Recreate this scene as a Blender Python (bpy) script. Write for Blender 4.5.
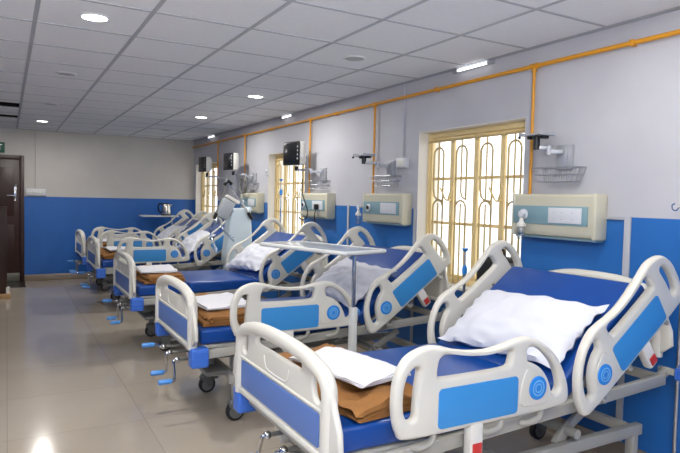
import bpy, bmesh, math, random
from mathutils import Vector, Matrix, noise
random.seed(7)
PI = math.pi
sc = bpy.context.scene
col = sc.collection
for o in list(bpy.data.objects): bpy.data.objects.remove(o)
sc.view_settings.view_transform = 'Standard'
sc.view_settings.look = 'None'
sc.view_settings.exposure = 0.0

# ------------------------------------------------------------------ materials
def lin(c):
    return tuple((x/12.92 if x <= .04045 else ((x+.055)/1.055)**2.4) for x in (v/255 for v in c)) + (1,)

def mat(name, rgb, rough=.5, metal=0, var=0.0, scale=8, bump=0.0, bscale=60, spec=None, emit=0, trans=0, coat=0):
    m = bpy.data.materials.new(name); m.use_nodes = True
    nt = m.node_tree; N = nt.nodes; L = nt.links
    b = N['Principled BSDF']
    b.inputs['Base Color'].default_value = lin(rgb)
    b.inputs['Roughness'].default_value = rough
    b.inputs['Metallic'].default_value = metal
    if spec is not None: b.inputs['Specular IOR Level'].default_value = spec
    if coat: b.inputs['Coat Weight'].default_value = coat
    if trans: b.inputs['Transmission Weight'].default_value = trans
    if emit:
        b.inputs['Emission Color'].default_value = lin(rgb); b.inputs['Emission Strength'].default_value = emit
    tc = N.new('ShaderNodeTexCoord')
    if var:
        n = N.new('ShaderNodeTexNoise'); n.inputs['Scale'].default_value = scale; n.inputs['Detail'].default_value = 4
        L.new(tc.outputs['Object'], n.inputs['Vector'])
        r = N.new('ShaderNodeMapRange'); r.inputs[3].default_value = 1-var; r.inputs[4].default_value = 1+var
        L.new(n.outputs['Fac'], r.inputs[0])
        mx = N.new('ShaderNodeMix'); mx.data_type = 'RGBA'; mx.blend_type = 'MULTIPLY'; mx.inputs[0].default_value = 1
        mx.inputs[6].default_value = lin(rgb); L.new(r.outputs[0], mx.inputs[7])
        L.new(mx.outputs[2], b.inputs['Base Color'])
    if bump:
        n2 = N.new('ShaderNodeTexNoise'); n2.inputs['Scale'].default_value = bscale; n2.inputs['Detail'].default_value = 3
        L.new(tc.outputs['Object'], n2.inputs['Vector'])
        bp = N.new('ShaderNodeBump'); bp.inputs['Strength'].default_value = bump; bp.inputs['Distance'].default_value = .01
        L.new(n2.outputs['Fac'], bp.inputs['Height']); L.new(bp.outputs[0], b.inputs['Normal'])
    return m

def wall_mat(name, top, low, zsplit):
    m = bpy.data.materials.new(name); m.use_nodes = True
    nt = m.node_tree; N = nt.nodes; L = nt.links; b = N['Principled BSDF']
    g = N.new('ShaderNodeNewGeometry'); s = N.new('ShaderNodeSeparateXYZ'); L.new(g.outputs['Position'], s.inputs[0])
    gt = N.new('ShaderNodeMath'); gt.operation = 'GREATER_THAN'; gt.inputs[1].default_value = zsplit; L.new(s.outputs['Z'], gt.inputs[0])
    n = N.new('ShaderNodeTexNoise'); n.inputs['Scale'].default_value = 1.6; n.inputs['Detail'].default_value = 5
    L.new(g.outputs['Position'], n.inputs['Vector'])
    r = N.new('ShaderNodeMapRange'); r.inputs[1].default_value = .35; r.inputs[2].default_value = .65
    r.inputs[3].default_value = .95; r.inputs[4].default_value = 1.04; L.new(n.outputs['Fac'], r.inputs[0])
    mx = N.new('ShaderNodeMix'); mx.data_type = 'RGBA'; L.new(gt.outputs[0], mx.inputs[0])
    mx.inputs[6].default_value = lin(low); mx.inputs[7].default_value = lin(top)
    mu = N.new('ShaderNodeMix'); mu.data_type = 'RGBA'; mu.blend_type = 'MULTIPLY'; mu.inputs[0].default_value = 1
    L.new(mx.outputs[2], mu.inputs[6]); L.new(r.outputs[0], mu.inputs[7]); L.new(mu.outputs[2], b.inputs['Base Color'])
    rr = N.new('ShaderNodeMapRange'); rr.inputs[3].default_value = .38; rr.inputs[4].default_value = .6
    L.new(gt.outputs[0], rr.inputs[0]); L.new(rr.outputs[0], b.inputs['Roughness'])
    return m

def floor_mat():
    m = bpy.data.materials.new('polished_floor_tile'); m.use_nodes = True
    nt = m.node_tree; N = nt.nodes; L = nt.links; b = N['Principled BSDF']
    g = N.new('ShaderNodeNewGeometry')
    br = N.new('ShaderNodeTexBrick'); br.offset = 0; br.squash = 1
    br.inputs['Scale'].default_value = 1; br.inputs['Brick Width'].default_value = .8; br.inputs['Row Height'].default_value = .8
    br.inputs['Mortar Size'].default_value = .002; br.inputs['Mortar Smooth'].default_value = .3
    br.inputs['Color1'].default_value = lin((176,165,151)); br.inputs['Color2'].default_value = lin((171,160,146))
    br.inputs['Mortar'].default_value = lin((140,130,118))
    L.new(g.outputs['Position'], br.inputs['Vector'])
    n = N.new('ShaderNodeTexNoise'); n.inputs['Scale'].default_value = 3; n.inputs['Detail'].default_value = 6
    L.new(g.outputs['Position'], n.inputs['Vector'])
    r = N.new('ShaderNodeMapRange'); r.inputs[3].default_value = .93; r.inputs[4].default_value = 1.07; L.new(n.outputs['Fac'], r.inputs[0])
    mu = N.new('ShaderNodeMix'); mu.data_type = 'RGBA'; mu.blend_type = 'MULTIPLY'; mu.inputs[0].default_value = 1
    L.new(br.outputs['Color'], mu.inputs[6]); L.new(r.outputs[0], mu.inputs[7]); L.new(mu.outputs[2], b.inputs['Base Color'])
    b.inputs['Roughness'].default_value = .13; b.inputs['Specular IOR Level'].default_value = .6
    return m

def glass_mat(name, tint, fac):
    m = bpy.data.materials.new(name); m.use_nodes = True
    nt = m.node_tree; N = nt.nodes; L = nt.links; N.remove(N['Principled BSDF'])
    t = N.new('ShaderNodeBsdfTransparent'); t.inputs[0].default_value = tint
    g = N.new('ShaderNodeBsdfGlossy'); g.inputs['Roughness'].default_value = .05
    mx = N.new('ShaderNodeMixShader'); mx.inputs[0].default_value = fac
    L.new(t.outputs[0], mx.inputs[1]); L.new(g.outputs[0], mx.inputs[2]); L.new(mx.outputs[0], N['Material Output'].inputs[0])
    return m

M = dict(
 wall=wall_mat('painted_wall', (190,190,196), (38,106,180), 1.427),
 farwall=wall_mat('painted_far_wall', (200,196,190), (34,100,180), 1.427),
 ceil=mat('ceiling_tile', (226,228,232), .9, var=.04, scale=40, bump=.25, bscale=160),
 tbar=mat('ceiling_grid_metal', (168,171,178), .5, var=.02),
 floor=floor_mat(),
 skirt=mat('skirting_tile', (150,135,118), .25, var=.06),
 granite=mat('dark_granite', (52,46,40), .3, var=.2, scale=60),
 reveal=mat('window_plaster', (226,222,214), .7, var=.03),
 cream=mat('cream_painted_metal', (232,208,152), .45, var=.04),
 grille=mat('cream_grille_rod', (190,168,118), .45, var=.04),
 glass=glass_mat('window_glass', (1,1,1,1), .04),
 clear=glass_mat('clear_plastic', (.82,.86,.9,1), .18),
 plastic=mat('white_bed_plastic', (214,211,201), .33, var=.015, scale=5),
 plastic2=mat('offwhite_plastic', (224,222,214), .4, var=.02),
 skyblue=mat('sky_blue_panel', (58,140,206), .4, var=.02),
 periwinkle=mat('muted_blue_panel', (88,120,184), .4, var=.02),
 bluedisc=mat('blue_dial', (38,132,216), .35, var=.02),
 bluedark=mat('dial_groove', (120,180,230), .4, var=.02),
 bumper=mat('blue_corner_plastic', (60,112,206), .4, var=.03),
 grip=mat('light_blue_grip', (84,150,222), .35, var=.03),
 vinyl=mat('navy_vinyl', (9,66,144), .28, var=.05, scale=6, bump=.06, bscale=220),
 frame=mat('grey_painted_steel', (166,164,156), .4, var=.03),
 frame_dk=mat('dark_grey_steel', (120,120,116), .45, var=.05),  # darker grey steel for shafts, stems and linkages
 chrome=mat('chrome', (205,205,205), .12, 1, var=.02),
 black=mat('black_plastic', (18,18,20), .4, var=.1),
 rubber=mat('grey_caster_rubber', (108,108,106), .55, var=.05),
 tyre=mat('black_tyre', (26,26,27), .6, var=.1),
 pillow=mat('white_cotton', (214,216,226), .85, var=.015, bump=.12, bscale=30),
 sheet=mat('white_sheet', (218,218,224), .85, var=.015, bump=.1, bscale=40),
 brown=mat('brown_blanket', (142,96,48), .92, var=.10, scale=20, bump=.25, bscale=150),
 red=mat('red_label', (190,48,44), .5, var=.1, scale=60),
 gas=mat('ivory_panel', (206,202,180), .45, var=.02),
 gasblue=mat('greyblue_strip', (126,158,168), .4, var=.03),
 pipe=mat('ochre_pipe', (218,150,34), .4, var=.04),
 socket=mat('white_socket', (214,216,220), .35, var=.01),
 trunk=mat('grey_trunking', (176,178,184), .45, var=.02),
 wire=mat('basket_wire', (168,170,176), .35, .6, var=.03),
 plate=mat('grey_plate', (172,175,182), .4, .3, var=.03),
 screen=mat('monitor_screen', (24,25,28), .18, var=.1),
 monbody=mat('monitor_body', (224,224,218), .4, var=.02),
 vent=mat('ventilator_panel', (206,220,228), .3, var=.03),
 vgrey=mat('ventilator_grey', (168,176,178), .4, var=.03),
 tabletop=mat('grey_laminate', (168,180,198), .16, var=.03, scale=3),
 tablerim=mat('white_rim', (222,224,222), .35, var=.02),
 door=mat('dark_brown_wood', (52,26,20), .4, var=.25, scale=9),
 kick=mat('steel_kickplate', (126,124,112), .35, .5, var=.05),
 exitgreen=mat('exit_green', (8,86,70), .5, var=.03),
 exitwhite=mat('exit_white', (230,240,235), .5, emit=.4),
 lamp=mat('lit_diffuser', (255,252,244), .5, emit=9),
 lampoff=mat('unlit_diffuser', (168,170,172), .5, var=.02),
 tube=mat('lit_tube', (255,255,255), .5, emit=2.5),
 plenum=mat('dark_plenum', (10,10,11), .9, var=.2),  # near-black lining paints in the darkness above the ceiling openings
 steel=mat('brushed_kettle_steel', (200,198,192), .22, 1, var=.04),
 bag=mat('black_nylon', (20,20,22), .6, var=.2, scale=30),
 baggrey=mat('grey_nylon', (128,128,140), .6, var=.1, scale=30),
 wood=mat('pale_wood', (176,138,92), .55, var=.15, scale=20),
 ground=mat('pale_concrete', (225,222,214), .9, var=.05),
)

# ------------------------------------------------------------------ mesh builder
class MB:
    def __init__(s): s.bm = bmesh.new(); s.mats = []
    def mi(s, m):
        if m not in s.mats: s.mats.append(m)
        return s.mats.index(m)
    def merge(s, bm2, m, mtx=None, smooth=True):
        i = s.mi(m)
        if mtx is not None: bm2.transform(mtx)
        for f in bm2.faces: f.material_index = i; f.smooth = smooth
        me = bpy.data.meshes.new('tmp'); bm2.to_mesh(me); bm2.free(); s.bm.from_mesh(me); bpy.data.meshes.remove(me)
        return s
    def box(s, lo, hi, m, bev=.004, rot=None, seg=2):
        b = bmesh.new(); c = [(a+d)/2 for a, d in zip(lo, hi)]; sz = [abs(d-a) for a, d in zip(lo, hi)]
        bmesh.ops.create_cube(b, size=1, matrix=Matrix.Diagonal((*sz, 1)))
        if bev: bmesh.ops.bevel(b, geom=b.edges[:], offset=min(bev, min(sz)*.45), segments=seg, profile=.5, affect='EDGES')
        mt = Matrix.Translation(c)
        if rot is not None: mt = mt @ rot
        return s.merge(b, m, mt, smooth=False)
    def bar(s, p0, p1, w, h, m, bev=.004, up=(0,0,1)):
        p0 = Vector(p0); p1 = Vector(p1); d = p1-p0; x = d.normalized(); y = Vector(up).cross(x)
        if y.length < 1e-4: y = Vector((0,1,0)).cross(x)
        y.normalize(); z = x.cross(y)
        b = bmesh.new(); bmesh.ops.create_cube(b, size=1, matrix=Matrix.Diagonal((d.length, w, h, 1)))
        if bev: bmesh.ops.bevel(b, geom=b.edges[:], offset=bev, segments=2, profile=.5, affect='EDGES')
        R = Matrix((x, y, z)).transposed().to_4x4()
        return s.merge(b, m, Matrix.Translation((p0+p1)/2) @ R, smooth=False)
    def tube(s, pts, r, m, n=10, closed=False):
        pts = [Vector(p) for p in pts]; b = bmesh.new(); rings = []; K = len(pts)
        prev = None
        for i, p in enumerate(pts):
            a = pts[i-1] if (i > 0 or closed) else p; c = pts[(i+1) % K] if (i < K-1 or closed) else p
            t = (c-a).normalized()
            if prev is None:
                u = t.orthogonal().normalized()
            else:
                u = (prev - t*prev.dot(t)); u = u.normalized() if u.length > 1e-5 else t.orthogonal().normalized()
            prev = u; v = t.cross(u)
            rr = r[i] if isinstance(r, (list, tuple)) else r
            rings.append([b.verts.new(p + (u*math.cos(2*PI*k/n) + v*math.sin(2*PI*k/n))*rr) for k in range(n)])
        R = range(K if closed else K-1)
        for i in R:
            A = rings[i]; B = rings[(i+1) % K]
            for k in range(n): b.faces.new((A[k], A[(k+1) % n], B[(k+1) % n], B[k]))
        if not closed: b.faces.new(rings[0][::-1]); b.faces.new(rings[-1])
        bmesh.ops.recalc_face_normals(b, faces=b.faces[:])
        return s.merge(b, m)
    def lathe(s, prof, m, mtx=None, n=24, cap=True):
        b = bmesh.new(); rings = []
        for r, z in prof:
            rings.append([b.verts.new((max(r, 1e-4)*math.cos(2*PI*k/n), max(r, 1e-4)*math.sin(2*PI*k/n), z)) for k in range(n)])
        for A, B in zip(rings, rings[1:]):
            for k in range(n): b.faces.new((A[k], A[(k+1) % n], B[(k+1) % n], B[k]))
        if cap: b.faces.new(rings[0][::-1]); b.faces.new(rings[-1])
        bmesh.ops.remove_doubles(b, verts=b.verts[:], dist=1e-5)
        bmesh.ops.recalc_face_normals(b, faces=b.faces[:])
        return s.merge(b, m, mtx)
    def ball(s, c, r, m, sx=1, sy=1, sz=1, n=14):
        b = bmesh.new(); bmesh.ops.create_uvsphere(b, u_segments=n, v_segments=n//2+2, radius=r)
        return s.merge(b, m, Matrix.Translation(c) @ Matrix.Diagonal((sx, sy, sz, 1)))
    def prof(s, outline, holes, depth, bev, m, mtx, steps=4):
        """2-D outline with holes, extruded by depth with rounded edges"""
        b = bmesh.new(); h = depth/2; ends = {1: [], -1: []}
        for li, loop in enumerate([outline]+list(holes)):
            P = [Vector((q[0], q[1])) for q in loop]
            P = [p for i, p in enumerate(P) if (p-P[i-1]).length > 1e-5]
            area = sum(P[i-1].x*p.y-p.x*P[i-1].y for i, p in enumerate(P))
            if (area > 0) != (li == 0): P = P[::-1]
            K = len(P); nrm = []
            for i in range(K):
                a = (P[i]-P[i-1]).normalized(); c = (P[(i+1) % K]-P[i]).normalized()
                t = a+c; t = t.normalized() if t.length > 1e-4 else a
                nrm.append(Vector((-t.y, t.x)) / max(.55, abs(t.dot(a))))
            rows = []
            for k in range(steps+1):
                a = PI/2*k/steps; rows.append((bev*(1-math.sin(a)), h-bev*(1-math.cos(a))))
            full = rows + [(o, -z) for o, z in rows[::-1]]
            rings = [[b.verts.new((P[i].x+nrm[i].x*o, P[i].y+nrm[i].y*o, z)) for i in range(K)] for o, z in full]
            for A, B in zip(rings, rings[1:]):
                for k in range(K): b.faces.new((A[k], B[k], B[(k+1) % K], A[(k+1) % K]))
            ends[1].append(rings[0]); ends[-1].append(rings[-1])
        for sg in (1, -1):
            ed = []
            for rg in ends[sg]:
                for k in range(len(rg)):
                    e = b.edges.get((rg[k], rg[(k+1) % len(rg)])); ed.append(e)
            bmesh.ops.triangle_fill(b, edges=ed, use_beauty=True, use_dissolve=False, normal=(0, 0, sg))
        bmesh.ops.recalc_face_normals(b, faces=b.faces[:])
        return s.merge(b, m, mtx)
    def build(s, name, parent=None, loc=None, angle=40):
        me = bpy.data.meshes.new(name)
        s.bm.normal_update(); s.bm.to_mesh(me); s.bm.free()
        for m in s.mats: me.materials.append(M[m])
        o = bpy.data.objects.new(name, me); col.objects.link(o)
        if parent is not None: o.parent = parent
        if loc is not None:
            me.transform(Matrix.Translation(-Vector(loc))); o.location = loc
        try: me.set_sharp_from_angle(angle=math.radians(angle))
        except Exception: pass
        return o

def smooth(pts, n=5, closed=True):
    """Catmull-Rom through the points"""
    out = []; K = len(pts)
    for i in range(K if closed else K-1):
        g = lambda j: pts[j % K] if closed else pts[max(0, min(K-1, j))]
        p0, p1, p2, p3 = g(i-1), g(i), g(i+1), g(i+2)
        for k in range(n):
            t = k/n
            out.append(tuple(.5*((2*b) + (-a+c)*t + (2*a-5*b+4*c-d)*t*t + (-a+3*b-3*c+d)*t**3) for a, b, c, d in zip(p0, p1, p2, p3)))
    if not closed: out.append(tuple(pts[-1]))
    return out

def rrect(x0, y0, x1, y1, r, n=5):
    out = []
    for cx, cy, a in ((x1-r, y1-r, 0), (x0+r, y1-r, 90), (x0+r, y0+r, 180), (x1-r, y0+r, 270)):
        for k in range(n+1):
            t = math.radians(a+90*k/n); out.append((cx+r*math.cos(t), cy+r*math.sin(t)))
    return out

def empty(name, loc=(0,0,0), rz=0):
    o = bpy.data.objects.new(name, None); col.objects.link(o); o.location = loc; o.rotation_euler = (0,0,rz); o.empty_display_size = .1
    return o
def tag(o, label, cat, group=None):
    o['label'] = label; o['category'] = cat
    if group: o['group'] = group
    return o
def struct(o): o['kind'] = 'structure'; return o
def copy_tree(o, parent=None):
    c = o.copy(); col.objects.link(c)
    if parent is not None: c.parent = parent
    for ch in list(o.children): copy_tree(ch, c)
    return c

# ------------------------------------------------------------------ camera
HC, XW, D, ZC = 1.492, 3.1136, 11.212, 2.542
cam = bpy.data.cameras.new('camera'); co = bpy.data.objects.new('camera', cam); col.objects.link(co); sc.camera = co
cam.sensor_fit = 'HORIZONTAL'; cam.sensor_width = 36; cam.lens = 591.63/680*36; cam.clip_start = .05; cam.clip_end = 200
yaw, pit, rol = .5139, -.0457, .0224
F = Vector((math.sin(yaw)*math.cos(pit), math.cos(yaw)*math.cos(pit), math.sin(pit)))
rt = F.cross(Vector((0,0,1))).normalized(); up = rt.cross(F)
R1 = rt*math.cos(rol)+up*math.sin(rol); U1 = -rt*math.sin(rol)+up*math.cos(rol)
mw = Matrix((R1, U1, -F)).transposed().to_4x4(); mw.translation = (0,0,HC); co.matrix_world = mw

# ------------------------------------------------------------------ room shell
X0, Y0 = -2.2, -2.6
mb = MB(); mb.box((X0-.2, Y0-.2, -.1), (XW+.3, D+.3, 0), 'floor', 0); struct(mb.build('floor'))
wins = [(2.95, 4.16), (6.40, 7.54), (9.75, 11.08)]; WZ0, WZ1, WT = .80, 2.085, .24
mb = MB(); ys = [Y0-.2]+[v for w in wins for v in w]+[D+.2]
for i in range(0, len(ys), 2): mb.box((XW, ys[i], 0), (XW+WT, ys[i+1], ZC+.4), 'wall', 0)
for a, b in wins:
    mb.box((XW, a, 0), (XW+WT, b, WZ0), 'wall', 0); mb.box((XW, a, WZ1), (XW+WT, b, ZC+.4), 'wall', 0)
struct(mb.build('wall_right'))
mb = MB(); mb.box((X0-.2, D, 0), (XW, D+.2, ZC+.4), 'farwall', 0); struct(mb.build('wall_back'))
mb = MB(); mb.box((X0-.2, Y0-.2, 0), (X0, D, ZC+.4), 'wall', 0); struct(mb.build('wall_left'))
mb = MB(); mb.box((X0, Y0-.2, 0), (XW, Y0, ZC+.4), 'wall', 0); struct(mb.build('wall_front'))
# ceiling: tiles with two tiles missing at the far left, T-bar grid
gx = [.154+.585*k for k in range(-5, 6)]; gy = [3.535+.609*k for k in range(-11, 13)]
hx0, hx1 = gx[4]+.013, gx[5]-.013
hol = [(gy[18]+.013, gy[19]-.013), (gy[20]+.33, gy[21]-.013)]
hol = [(8.02, 8.55), (9.30, 9.75)]
mb = MB()
mb.box((X0-.2, Y0-.2, ZC), (hx0, D+.2, ZC+.02), 'ceil', 0); mb.box((hx1, Y0-.2, ZC), (XW+.05, D+.2, ZC+.02), 'ceil', 0)
yy = [Y0-.2, hol[0][0], hol[0][1], hol[1][0], hol[1][1], D+.2]
for i in (0, 2, 4): mb.box((hx0, yy[i], ZC), (hx1, yy[i+1], ZC+.02), 'ceil', 0)
struct(mb.build('ceiling'))
mb = MB()
for a, b in hol:
    mb.box((hx0-.02, a-.02, ZC+.3), (hx1+.02, b+.02, ZC+.32), 'plenum', 0)
    mb.box((hx0-.02, a-.02, ZC+.02), (hx0, b+.02, ZC+.3), 'plenum', 0); mb.box((hx1, a-.02, ZC+.02), (hx1+.02, b+.02, ZC+.3), 'plenum', 0)
    mb.box((hx0, a-.02, ZC+.02), (hx1, a, ZC+.3), 'plenum', 0); mb.box((hx0, b, ZC+.02), (hx1, b+.02, ZC+.3), 'plenum', 0)
struct(mb.build('trim_1'))
mb = MB()
for x in gx:
    if X0 < x < XW: mb.box((x-.012, Y0, ZC-.004), (x+.012, D, ZC+.001), 'tbar', 0)
for y in gy:
    if Y0 < y < D: mb.box((X0, y-.010, ZC-.0035), (XW, y+.010, ZC+.001), 'tbar', 0)
mb.box((XW-.02, Y0, ZC-.004), (XW, D, ZC+.001), 'tbar', 0); mb.box((X0, D-.02, ZC-.004), (XW, D, ZC+.001), 'tbar', 0)
struct(mb.build('trim_2'))
mb = MB(); mb.box((XW-.012, Y0, 0), (XW, D-.012, .12), 'skirt', .002); struct(mb.build('baseboard_right'))
mb = MB(); mb.box((.262, D-.012, 0), (XW, D, .11), 'skirt', .002); struct(mb.build('baseboard_back'))
# outside ground
mb = MB(); mb.box((XW+.4, -20, -.7), (60, 40, -.6), 'ground', 0); struct(mb.build('ground'))

# door in the far wall with its threshold
d = empty('door_1', (-.35, D, 0)); struct(d)
mb = MB()
for lo, hi in (((.545, -.05, 0), (.61, .0, 2.10)), ((-.61, -.05, 0), (-.545, .0, 2.10)), ((-.545, -.05, 2.03), (.545, 0, 2.10))): mb.box(lo, hi, 'door', .006)
mb.build('door_frame', d)
mb = MB(); mb.box((-.54, -.034, .01), (.54, -.004, 2.03), 'door', .003)
for x0, x1 in ((-.46, -.06), (.06, .46)):
    for z0, z1 in ((.3, .95), (1.1, 1.9)):
        mb.box((x0, -.040, z0), (x1, -.033, z1), 'door', .003)
mb.build('door_leaf', d)
mb = MB(); mb.box((-.54, -.038, .01), (.54, -.033, .15), 'kick', .001); mb.build('kick_plate', d)
mb = MB(); mb.box((.455, -.046, 1.34), (.5, -.034, 1.62), 'chrome', .004); mb.tube([(.478, -.04, 1.44), (.478, -.085, 1.44), (.36, -.088, 1.44)], .010, 'chrome')
mb.tube([(.478, -.05, 1.56), (.478, -.075, 1.56)], .018, 'chrome'); mb.build('door_handle', d)
mb = MB(); mb.box((-.95, D-.72, 0), (.262, D-.001, .004), 'granite', 0); struct(mb.build('trim_3'))

# windows
def window(i, y0, y1, yh):
    w = empty('window_%d' % i, (XW, (y0+y1)/2, WZ0)); struct(w)
    W = y1-y0; H = WZ1-WZ0; xf = .10
    mb = MB()
    for lo, hi in (((.0, -W/2, 0), (WT, -W/2+.004, H)), ((.0, W/2-.004, 0), (WT, W/2, H)), ((0, -W/2, H-.004), (WT, W/2, H)), ((-.02, -W/2, 0), (WT, W/2, .02))):
        mb.box(lo, hi, 'reveal', 0)
    mb.build('window_reveal', w)
    mb = MB(); z0 = .02
    mb.box((xf, -W/2+.004, z0), (xf+.06, -W/2+.030, H-.004), 'cream', .004); mb.box((xf, W/2-.030, z0), (xf+.06, W/2-.004, H-.004), 'cream', .004)
    mb.box((xf, -W/2+.045, H-.05), (xf+.06, W/2-.045, H-.004), 'cream', .004); mb.box((xf, -W/2+.045, z0), (xf+.06, W/2-.045, z0+.045), 'cream', .004)
    mb.build('window_frame', w)
    n = 4; pw = (W-.06)/n
    for k in range(n):
        a = -W/2+.030+k*pw; b = a+pw
        mb = MB()
        mb.box((xf+.010, a+.001, z0+.046), (xf+.032, a+.024, H-.052), 'cream', .003); mb.box((xf+.010, b-.024, z0+.046), (xf+.032, b-.001, H-.052), 'cream', .003)
        mb.box((xf+.008, a+.03, H-.078), (xf+.045, b-.03, H-.052), 'cream', .003); mb.box((xf+.008, a+.03, z0+.046), (xf+.045, b-.03, z0+.075), 'cream', .003)
        mb.box((xf+.015, a+.03, H*.69-.012), (xf+.04, b-.03, H*.69+.012), 'cream', .003); mb.box((xf+.015, a+.03, H*.40-.012), (xf+.04, b-.03, H*.40+.012), 'cream', .003)
        cs = mb.build('casement', w)
        mb = MB(); mb.box((xf+.047, a+.03, z0+.075), (xf+.051, b-.03, H-.078), 'glass', 0); mb.build('pane', cs)
        c = (a+b)/2; r = .062; xg = xf-.012
        mb = MB()
        # tall hoop with a hooked foot, and a second hoop below it
        arc = lambda zc: [(xg, c-r*math.cos(q*PI/10), zc+r*math.sin(q*PI/10)) for q in range(11)]
        rr = .0085
        if k % 2 == 0:
            mb.tube([(xg, c-r, H*.56)] + arc(H*.845) + [(xg, c+r, H*.43)], rr, 'grille', 6)
            mb.tube([(xg, c, H*.935), (xg, c, H*.62)] + [(xg, c-r*.55*(1-math.cos(q*PI/12)), H*.62-.05*math.sin(q*PI/12)*1.4) for q in range(1, 7)] + [(xg, c-r, H*.555)], rr*.9, 'grille', 6)
        else:
            mb.tube([(xg, c-r, H*.43)] + arc(H*.845) + [(xg, c+r, H*.62), (xg, c+r*.8, H*.575), (xg, c+r*.3, H*.555), (xg, c-r, H*.545)], rr, 'grille', 6)
            mb.tube([(xg, c, H*.935), (xg, c, H*.56)], rr*.9, 'grille', 6)
        mb.tube([(xg, a, H*.935), (xg, b, H*.935)], rr, 'grille', 6)
        mb.tube([(xg, c-r, .03)] + arc(H*.50) + [(xg, c+r, .03)], rr, 'grille', 6)
        mb.tube([(xg, c, H*.53), (xg, c, .03)], rr*.9, 'grille', 6)
        mb.build('grille_panel', w)
    for k in (1, 3):
        y = -W/2+.030+k*pw
        mb = MB()
        for s in (-1, 1):
            mb.tube([(xf+.0, y, H*.55), (xf-.03, y+s*.015, H*.55), (xf-.04, y+s*.025, H*.565), (xf-.045, y+s*.075, H*.63)], .008, 'cream', 8)
        mb.build('window_handle', w)
for i, (a, b) in enumerate(wins): window(i+1, a, b, 0)

# ------------------------------------------------------------------ hospital bed
# bed-local axes: +X from foot to head, Y across (minus = camera side), Z up; footboard at x=0
RL = .93
rail_out = smooth([(.07,.002),(.024,.030),(.003,.10),(.002,.185),(.016,.25),(.052,.305),(.105,.332),(.16,.342),(.215,.335),(.28,.317),(.365,.303),(.46,.299),(.54,.310),(.605,.323),(.675,.327),(.755,.300),(.832,.245),(.884,.18),(.918,.108),(.928,.050),(.915,.020),(.86,.006),(.62,.001),(.36,.0)], 4)
rail_ls = smooth([(.072,.072),(.050,.094),(.043,.148),(.049,.207),(.068,.252),(.094,.268),(.112,.258),(.109,.225),(.101,.172),(.098,.115),(.094,.080)], 4)
rail_ts = smooth([(.215,.216),(.199,.228),(.203,.275),(.215,.293),(.24,.300),(.30,.293),(.37,.281),(.46,.276),(.54,.283),(.567,.284),(.582,.272),(.574,.232),(.555,.217),(.46,.213),(.30,.213)], 4)
rail_rs = smooth([(.671,.280),(.714,.281),(.765,.256),(.822,.204),(.855,.145),(.868,.094),(.853,.068),(.826,.070),(.813,.104),(.792,.146),(.755,.187),(.709,.214),(.677,.225),(.667,.252)], 4)
MXZ = Matrix(((1,0,0,0),(0,0,-1,0),(0,1,0,0),(0,0,0,1)))      # (a,b) -> (x,z), extruded along y

def side_rail(parent, side, head, drop=0):
    """side -1 camera side, +1 far side; foot rail upright, head rail tilted with the backrest"""
    yc = side*.525
    flip = Matrix.Diagonal((-1,1,1,1))
    if head:
        a = math.radians(35.8)
        T = Matrix.Translation((1.285, 0, .530)) @ Matrix.Rotation(-a, 4, 'Y') @ Matrix.Diagonal((.965, 1, .965, 1)) @ Matrix.Translation((.93-.02, 0, .0)) @ flip
    else:
        T = Matrix.Translation((.215, 0, .61))
    T = Matrix.Translation((0, yc, 0)) @ T
    mb = MB(); mb.prof(rail_out, [rail_ls, rail_ts, rail_rs], .046, .017, 'plastic', T @ MXZ)
    # raised dial housing and inner ribs
    so = side
    for sg in (so,):
        mb.prof(smooth([(.64,.045),(.79,.045),(.795,.10),(.765,.155),(.715,.185),(.66,.195),(.63,.12)],4), [], .012, .004, 'plastic', T @ Matrix.Translation((0, sg*.022, 0)) @ MXZ)
    for q in (.30, .62):
        mb.merge(_cube((q-.02, -so*.030, .03), (q+.02, -so*.020, .06)), 'plastic2', T, False)
        mb.merge(_cube((q-.01, -so*.032, .12), (q+.01, -so*.020, .135)), 'frame_dk', T, False)
    bm_fix(mb)
    r = mb.build('side_rail', parent)
    mb = MB(); mb.prof(rrect(.20, .022, .612, .176, .018), [], .008, .002, 'skyblue', T @ Matrix.Translation((0, so*.0235, 0)) @ MXZ); bm_fix(mb)
    mb.build('blue_panel', r)
    mb = MB()
    circ = lambda rr: [(.722+rr*math.cos(2*PI*k/28), .112+rr*math.sin(2*PI*k/28)) for k in range(28)]
    mb.prof(circ(.050), [], .010, .003, 'bluedisc', T @ Matrix.Translation((0, so*.029, 0)) @ MXZ)
    mb.prof(circ(.034), [circ(.028)], .004, .001, 'bluedark', T @ Matrix.Translation((0, so*.034, 0)) @ MXZ)
    mb.prof(circ(.020), [circ(.015)], .004, .001, 'bluedark', T @ Matrix.Translation((0, so*.034, 0)) @ MXZ); bm_fix(mb)
    mb.build('angle_dial', r)
    # latch box with red label, and swing arms
    mb = MB(); mb.merge(_cube((.365, -.024, -.130), (.435, .024, .02), .014), 'plastic2', T, False)
    mb.merge(_cube((.376, so*.026-.003, -.112), (.422, so*.026+.003, -.066), .002), 'red', T, False)
    bm_fix(mb); mb.build('latch_box', r)
    for x in (.17, .52, .75):
        mb = MB()
        p = [T @ Vector(v) for v in ((x+.03, 0, .012), (x+.02, 0, -.03), (x-.015, -so*.03, -.06), (x-.03, -so*.06, -.065))]
        mb.tube(smooth([tuple(v) for v in p], 4, False), .012, 'frame', 8)
        mb.build('rail_arm', r)
    if drop: r.location = (0, 0, -drop)
    return r

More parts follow.
